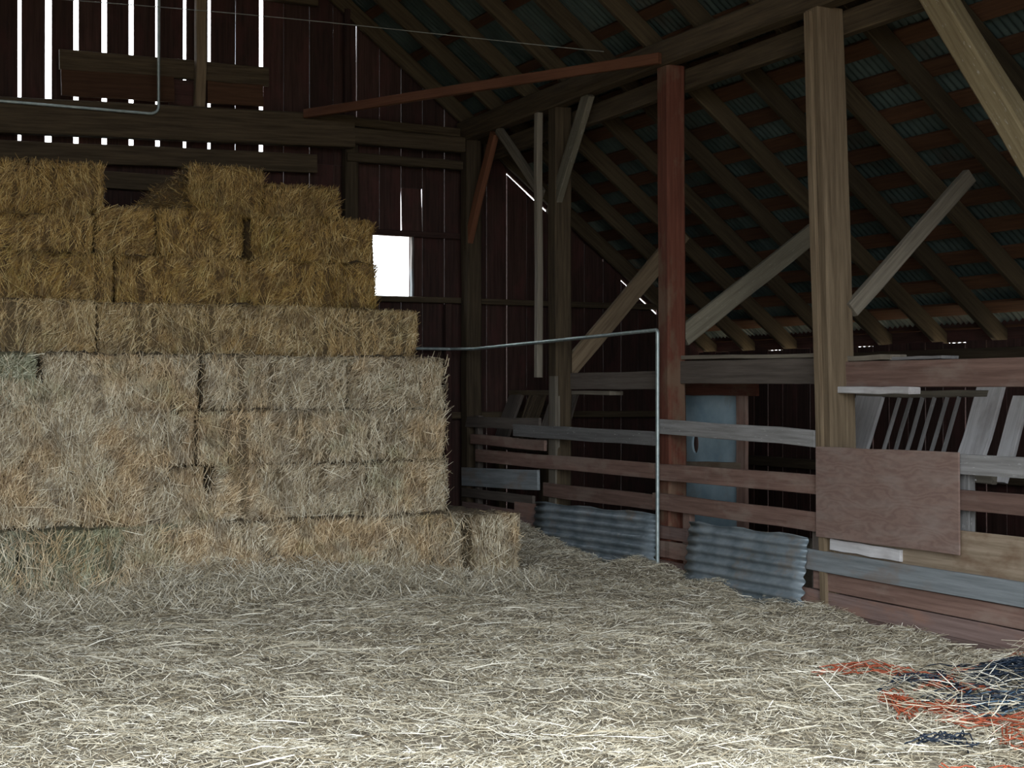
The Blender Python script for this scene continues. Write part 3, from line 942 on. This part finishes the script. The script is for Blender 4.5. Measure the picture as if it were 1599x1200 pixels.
bale('square warm-lit bale on top of the stack beside the dark gap', 1.36, 2.18, 2.85, 3.30, 11.80, 'gold', depth=1.0, fuzzy_top=True, fuzzy_end=True)
bale('warm-lit bale on top of the stack next to the square one', 0.2, 1.34, 2.85, 3.28, 11.82, 'gold', depth=1.0, fuzzy_top=True)
bale('upright rounded warm-lit bale crowning the stack beside a slumped heap', 2.86, 3.50, 2.93, 3.36, 11.85, 'gold', depth=0.9, fuzzy_top=True, fuzzy_end=True)
bale('flattened warm-lit bale on top of the stack near the gable window', 3.52, 4.16, 2.93, 3.235, 11.80, 'gold', depth=0.9, fuzzy_top=True, fuzzy_end=True)

# loose heaps (mesh mound + strands)
def heap(name, label, cat, cx_, cy_, z0, rx, ry, h, kind, n, skew=0.0, gh=None):
    o = tag(empty(name, (cx_, cy_, z0)), label, cat)
    nr, na = 14, 36
    v = [(0, 0, h)]
    f = []
    ph = random.uniform(0, 6)
    def hz(t, a):
        return h * (0.5 + 0.5 * math.cos(math.pi * t)) ** 0.8
    for i in range(1, nr + 1):
        for k in range(na):
            t, a = i / nr, 2 * math.pi * k / na
            wob = 1 + 0.12 * math.sin(3 * a + ph) + 0.07 * math.sin(7 * a)
            zz = hz(t, a) * (1 + 0.15 * math.sin(9 * t + 4 * a)) - (0.02 if i == nr else 0)
            v.append((rx * t * wob * math.cos(a) + skew * (1 - t), ry * t * wob * math.sin(a), zz))
    tri = []
    for k in range(na):
        tri.append((0, 1 + k, 1 + (k + 1) % na))
    quads = []
    for i in range(nr - 1):
        for k in range(na):
            a = 1 + i * na + k
            b = 1 + i * na + (k + 1) % na
            quads.append((a, a + na, b + na, b))
    me = bpy.data.meshes.new('heap_body')
    me.from_pydata([(x + skew * 0, y, z) for x, y, z in v], [], tri + quads)
    for p in me.polygons:
        p.use_smooth = True
    link('heap_body', me, kind + 'body', o, Matrix.Translation((cx_, cy_, z0)))
    r = np.random.default_rng(int(cx_ * 1000) % 9999)
    t = np.sqrt(r.random(n)); a = r.uniform(0, 2 * math.pi, n)
    wob = 1 + 0.12 * np.sin(3 * a + ph) + 0.07 * np.sin(7 * a)
    zz = h * (0.5 + 0.5 * np.cos(math.pi * t)) ** 0.8 * (1 + 0.15 * np.sin(9 * t + 4 * a))
    C = np.stack([rx * t * wob * np.cos(a) + skew * (1 - t), ry * t * wob * np.sin(a), zz + r.uniform(-0.005, 0.02, n)], -1)
    b = r.uniform(0, 2 * math.pi, n)
    D = np.stack([np.cos(b), np.sin(b), r.normal(-0.1, 0.4, n)], -1)
    N = np.stack([np.cos(a) * 0.6, np.sin(a) * 0.6, np.ones(n)], -1) + r.normal(0, 0.3, (n, 3))
    sm = strands_mesh('straw_strands', C, D, N, r.uniform(0.04, 0.13, n), r.uniform(0.0025, 0.005, n), r.normal(0, 0.05, n))
    so = link('straw_strands', sm, kind, o, Matrix.Translation((cx_, cy_, z0)))
    so['kind'] = 'stuff'
    return o
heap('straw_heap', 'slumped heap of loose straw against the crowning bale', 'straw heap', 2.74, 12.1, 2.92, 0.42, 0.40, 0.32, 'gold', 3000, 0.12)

# straw that has slid down over the lower layers
def face_y(x, z):
    """Front of the lower stack with the foot of the slide in front of it."""
    step = np.where(z < 0.53, 10.20, np.where(z < 1.76, 10.54, 11.0))
    return step
r = np.random.default_rng(99)
n = 26000
cxs = r.choice([0.9, 1.35, 1.75, 2.15, 2.6, 3.3, 3.9], n, p=[.16, .2, .2, .16, .12, .08, .08])
X = cxs + r.normal(0, 0.22, n)
Z = r.uniform(0.03, 1.0, n) ** 1.0 * np.where(X < 2.4, 1.55, 0.75)
X = np.minimum(X, 4.5)
X[:3500] = r.uniform(0.8, 4.62, 3500)
Z[:3500] = r.uniform(0.03, 1.78, 3500)
bulge = 0.10 * np.exp(-((X - 1.6) / 0.9) ** 2) * np.exp(-((Z - 0.62) / 0.35) ** 2)
C = np.stack([X, face_y(X, Z) - bulge * r.uniform(0.2, 1, n) - r.uniform(0.0, 0.045, n), Z], -1)
an = np.radians(r.normal(80, 32, n) + 20 * np.sin(9 * X + 5 * Z))
D = np.stack([np.cos(an), r.normal(-0.10, 0.25, n), np.sin(an)], -1)
N = np.stack([r.normal(0, 0.35, n), -np.ones(n), r.normal(0.3, 0.35, n)], -1)
L = r.uniform(0.05, 0.16, n) * np.where(r.random(n) < 0.08, 1.9, 1)
kp = ~((X < 2.0) & (Z < 0.56) & (r.random(n) < 0.8))
C, D, N, L = C[kp], D[kp], N[kp], L[kp]
n = len(L)
sl = link('straw_slide', strands_mesh('straw_slide', C, D, N, L, r.uniform(0.0025, 0.0055, n), r.normal(0, 0.06, n)), 'straw')
sl['kind'] = 'stuff'
tag(sl, 'loose straw hanging down the front of the lower bale layers', 'straw')

# ------------------------------------------------------------------ loose straw on the floor
def litter(n, x0, x1, y0, y1, lmin, lmax, wmin, wmax, lift, tilt, keep=None):
    x = rng.uniform(x0, x1, n)
    y = rng.uniform(y0, y1, n)
    z = ground_h(x, y)
    m = np.ones(n, bool) if keep is None else keep(x, y)
    x, y, z = x[m], y[m], z[m]
    n = len(x)
    C = np.stack([x, y, z + rng.uniform(0.0, lift, n)], -1)
    a = rng.uniform(0, math.pi, n)
    # stalks tend to lie across the aisle in drifts
    a = np.where(rng.random(n) < 0.4, 2.6 + 0.5 * np.sin(0.9 * x + 1.3 * y) + rng.normal(0, 0.35, n), a)
    D = np.stack([np.cos(a), np.sin(a), rng.normal(0, tilt, n)], -1)
    N = np.stack([rng.normal(0, 0.5, n), rng.normal(-0.25, 0.5, n), np.ones(n)], -1)
    return C, D, N, rng.uniform(lmin, lmax, n), rng.uniform(wmin, wmax, n)
def keep(x, y):
    behind = (y > 10.2) & (x < 5.08)
    wall = x > 6.12
    near = y < 3.6 + 0.0 * x
    dens = 0.5 + 0.5 * np.sin(1.7 * x + 2.3 * y) * np.sin(2.9 * x - 1.1 * y + 1)
    return ~behind & ~wall & ~near & (rng.random(len(x)) < 0.65 + 0.35 * dens)
parts = [litter(330000, 0.2, 6.2, 3.6, 12.2, 0.015, 0.065, 0.0022, 0.0045, 0.03, 0.45, keep),
         litter(40000, 0.2, 6.2, 3.6, 12.2, 0.07, 0.16, 0.003, 0.0055, 0.035, 0.14, keep),
         litter(4500, 0.2, 6.2, 3.6, 10.6, 0.16, 0.36, 0.004, 0.008, 0.045, 0.06, keep),
         litter(16000, 0.2, 5.2, 9.55, 10.25, 0.05, 0.15, 0.0025, 0.005, 0.14, 0.8),
         litter(2600, 4.3, 6.1, 4.2, 5.9, 0.05, 0.20, 0.003, 0.0055, 0.13, 0.25)]
C, D, N, L, Wd = [np.concatenate(p) for p in zip(*parts)]
lo = link('loose_straw', strands_mesh('loose_straw', C, D, N, L, Wd, rng.normal(0, 0.05, len(L))), 'litter')
lo['kind'] = 'stuff'
tag(lo, 'loose pale straw strewn over the barn floor', 'straw')

# ------------------------------------------------------------------ baling twine at the fence foot
def twine_bundle(name, label, p0, p1, n, spread, mat, group, loops=1.5, lift=0.05, rad=0.0035):
    V, Fc = [], []
    r = random.Random(hash((round(p0[0] * 100), round(p0[1] * 100))) & 0xffff)
    for s_ in range(n):
        ph, ph2 = r.uniform(0, 6.28), r.uniform(0, 6.28)
        ox, oy = r.uniform(-spread, spread), r.uniform(-spread, spread)
        amp = r.uniform(0.3, 1.3) * spread
        lp = loops * r.uniform(0.5, 1.6)
        path = []
        for k in range(19):
            t = k / 18
            x = p0[0] + (p1[0] - p0[0]) * t + ox * math.sin(math.pi * (0.15 + 0.7 * t)) + amp * math.sin(lp * 6.28 * t + ph)
            y_ = p0[1] + (p1[1] - p0[1]) * t + oy * math.sin(math.pi * (0.15 + 0.7 * t)) + amp * 0.7 * math.cos(lp * 6.28 * t + ph2)
            g = float(ground_h(np.array(x), np.array(y_)))
            z = g + 0.02 + lift * (0.4 + 0.6 * math.sin(math.pi * t)) * r.uniform(0.6, 1.0) + 0.018 * math.sin(9 * t + ph)
            path.append((min(x, 6.10), y_, max(z, g + 0.006)))
        a, b = tube_arrays(path, rad, 4)
        k0 = len(V)
        V += [tuple(q) for q in a]
        Fc += [tuple(i + k0 for i in q) for q in b]
    o = link(name, np_mesh(name, V, Fc, True), mat)
    return tag(o, label, 'twine', group)
TW = [
    ((4.75, 6.00), (5.20, 5.60), 9, 0.04, 'orange', 'long orange twine hank trailing away from the twine pile'),
    ((5.15, 5.60), (5.95, 5.85), 8, 0.04, 'orange', 'orange twine hank resting against the kick boards'),
    ((4.62, 5.36), (4.46, 5.02), 12, 0.035, 'orange', 'frayed orange twine knot on pale straw'),
    ((4.64, 5.05), (4.88, 5.14), 14, 0.04, 'orange', 'bright orange twine tangle touching the dark blue twine'),
    ((4.60, 4.90), (4.95, 4.55), 11, 0.05, 'orange', 'orange twine strands crossing below the blue tangle'),
    ((4.10, 4.43), (4.60, 4.12), 3, 0.015, 'orange', 'few thin orange twine strands lying alone in the straw'),
    ((4.62, 4.62), (4.55, 4.25), 9, 0.035, 'orange', 'short orange twine hank curling below the twine pile'),
    ((4.95, 5.52), (5.15, 5.25), 5, 0.03, 'orange', 'thin orange twine strands between straw and dark twine'),
    ((4.85, 5.22), (5.30, 4.85), 26, 0.08, 'bluetwine', 'dark blue twine tangle in the middle of the twine pile'),
    ((5.30, 5.62), (5.92, 5.30), 44, 0.13, 'bluetwine', 'dark twine heap against the kick boards'),
    ((4.80, 5.62), (5.15, 5.38), 13, 0.04, 'bluetwine', 'thin dark twine hank beside the long orange hank'),
    ((4.88, 5.10), (5.30, 4.70), 10, 0.08, 'paletwine', 'pale blue twine strands over the dark blue tangle'),
    ((4.22, 4.70), (4.40, 4.58), 7, 0.03, 'bluetwine', 'small dark twine curl half buried in pale straw'),
    ((5.15, 5.05), (5.75, 4.65), 34, 0.12, 'bluetwine', 'dark blue twine tangle spilling along the kick boards'),
]
for (a, b, n, sp, mt, lab) in TW:
    twine_bundle('twine_hank', lab, a, b, n, sp * 1.5, mt, 'baling twine pile', lift=0.05 if mt == 'orange' else 0.07)
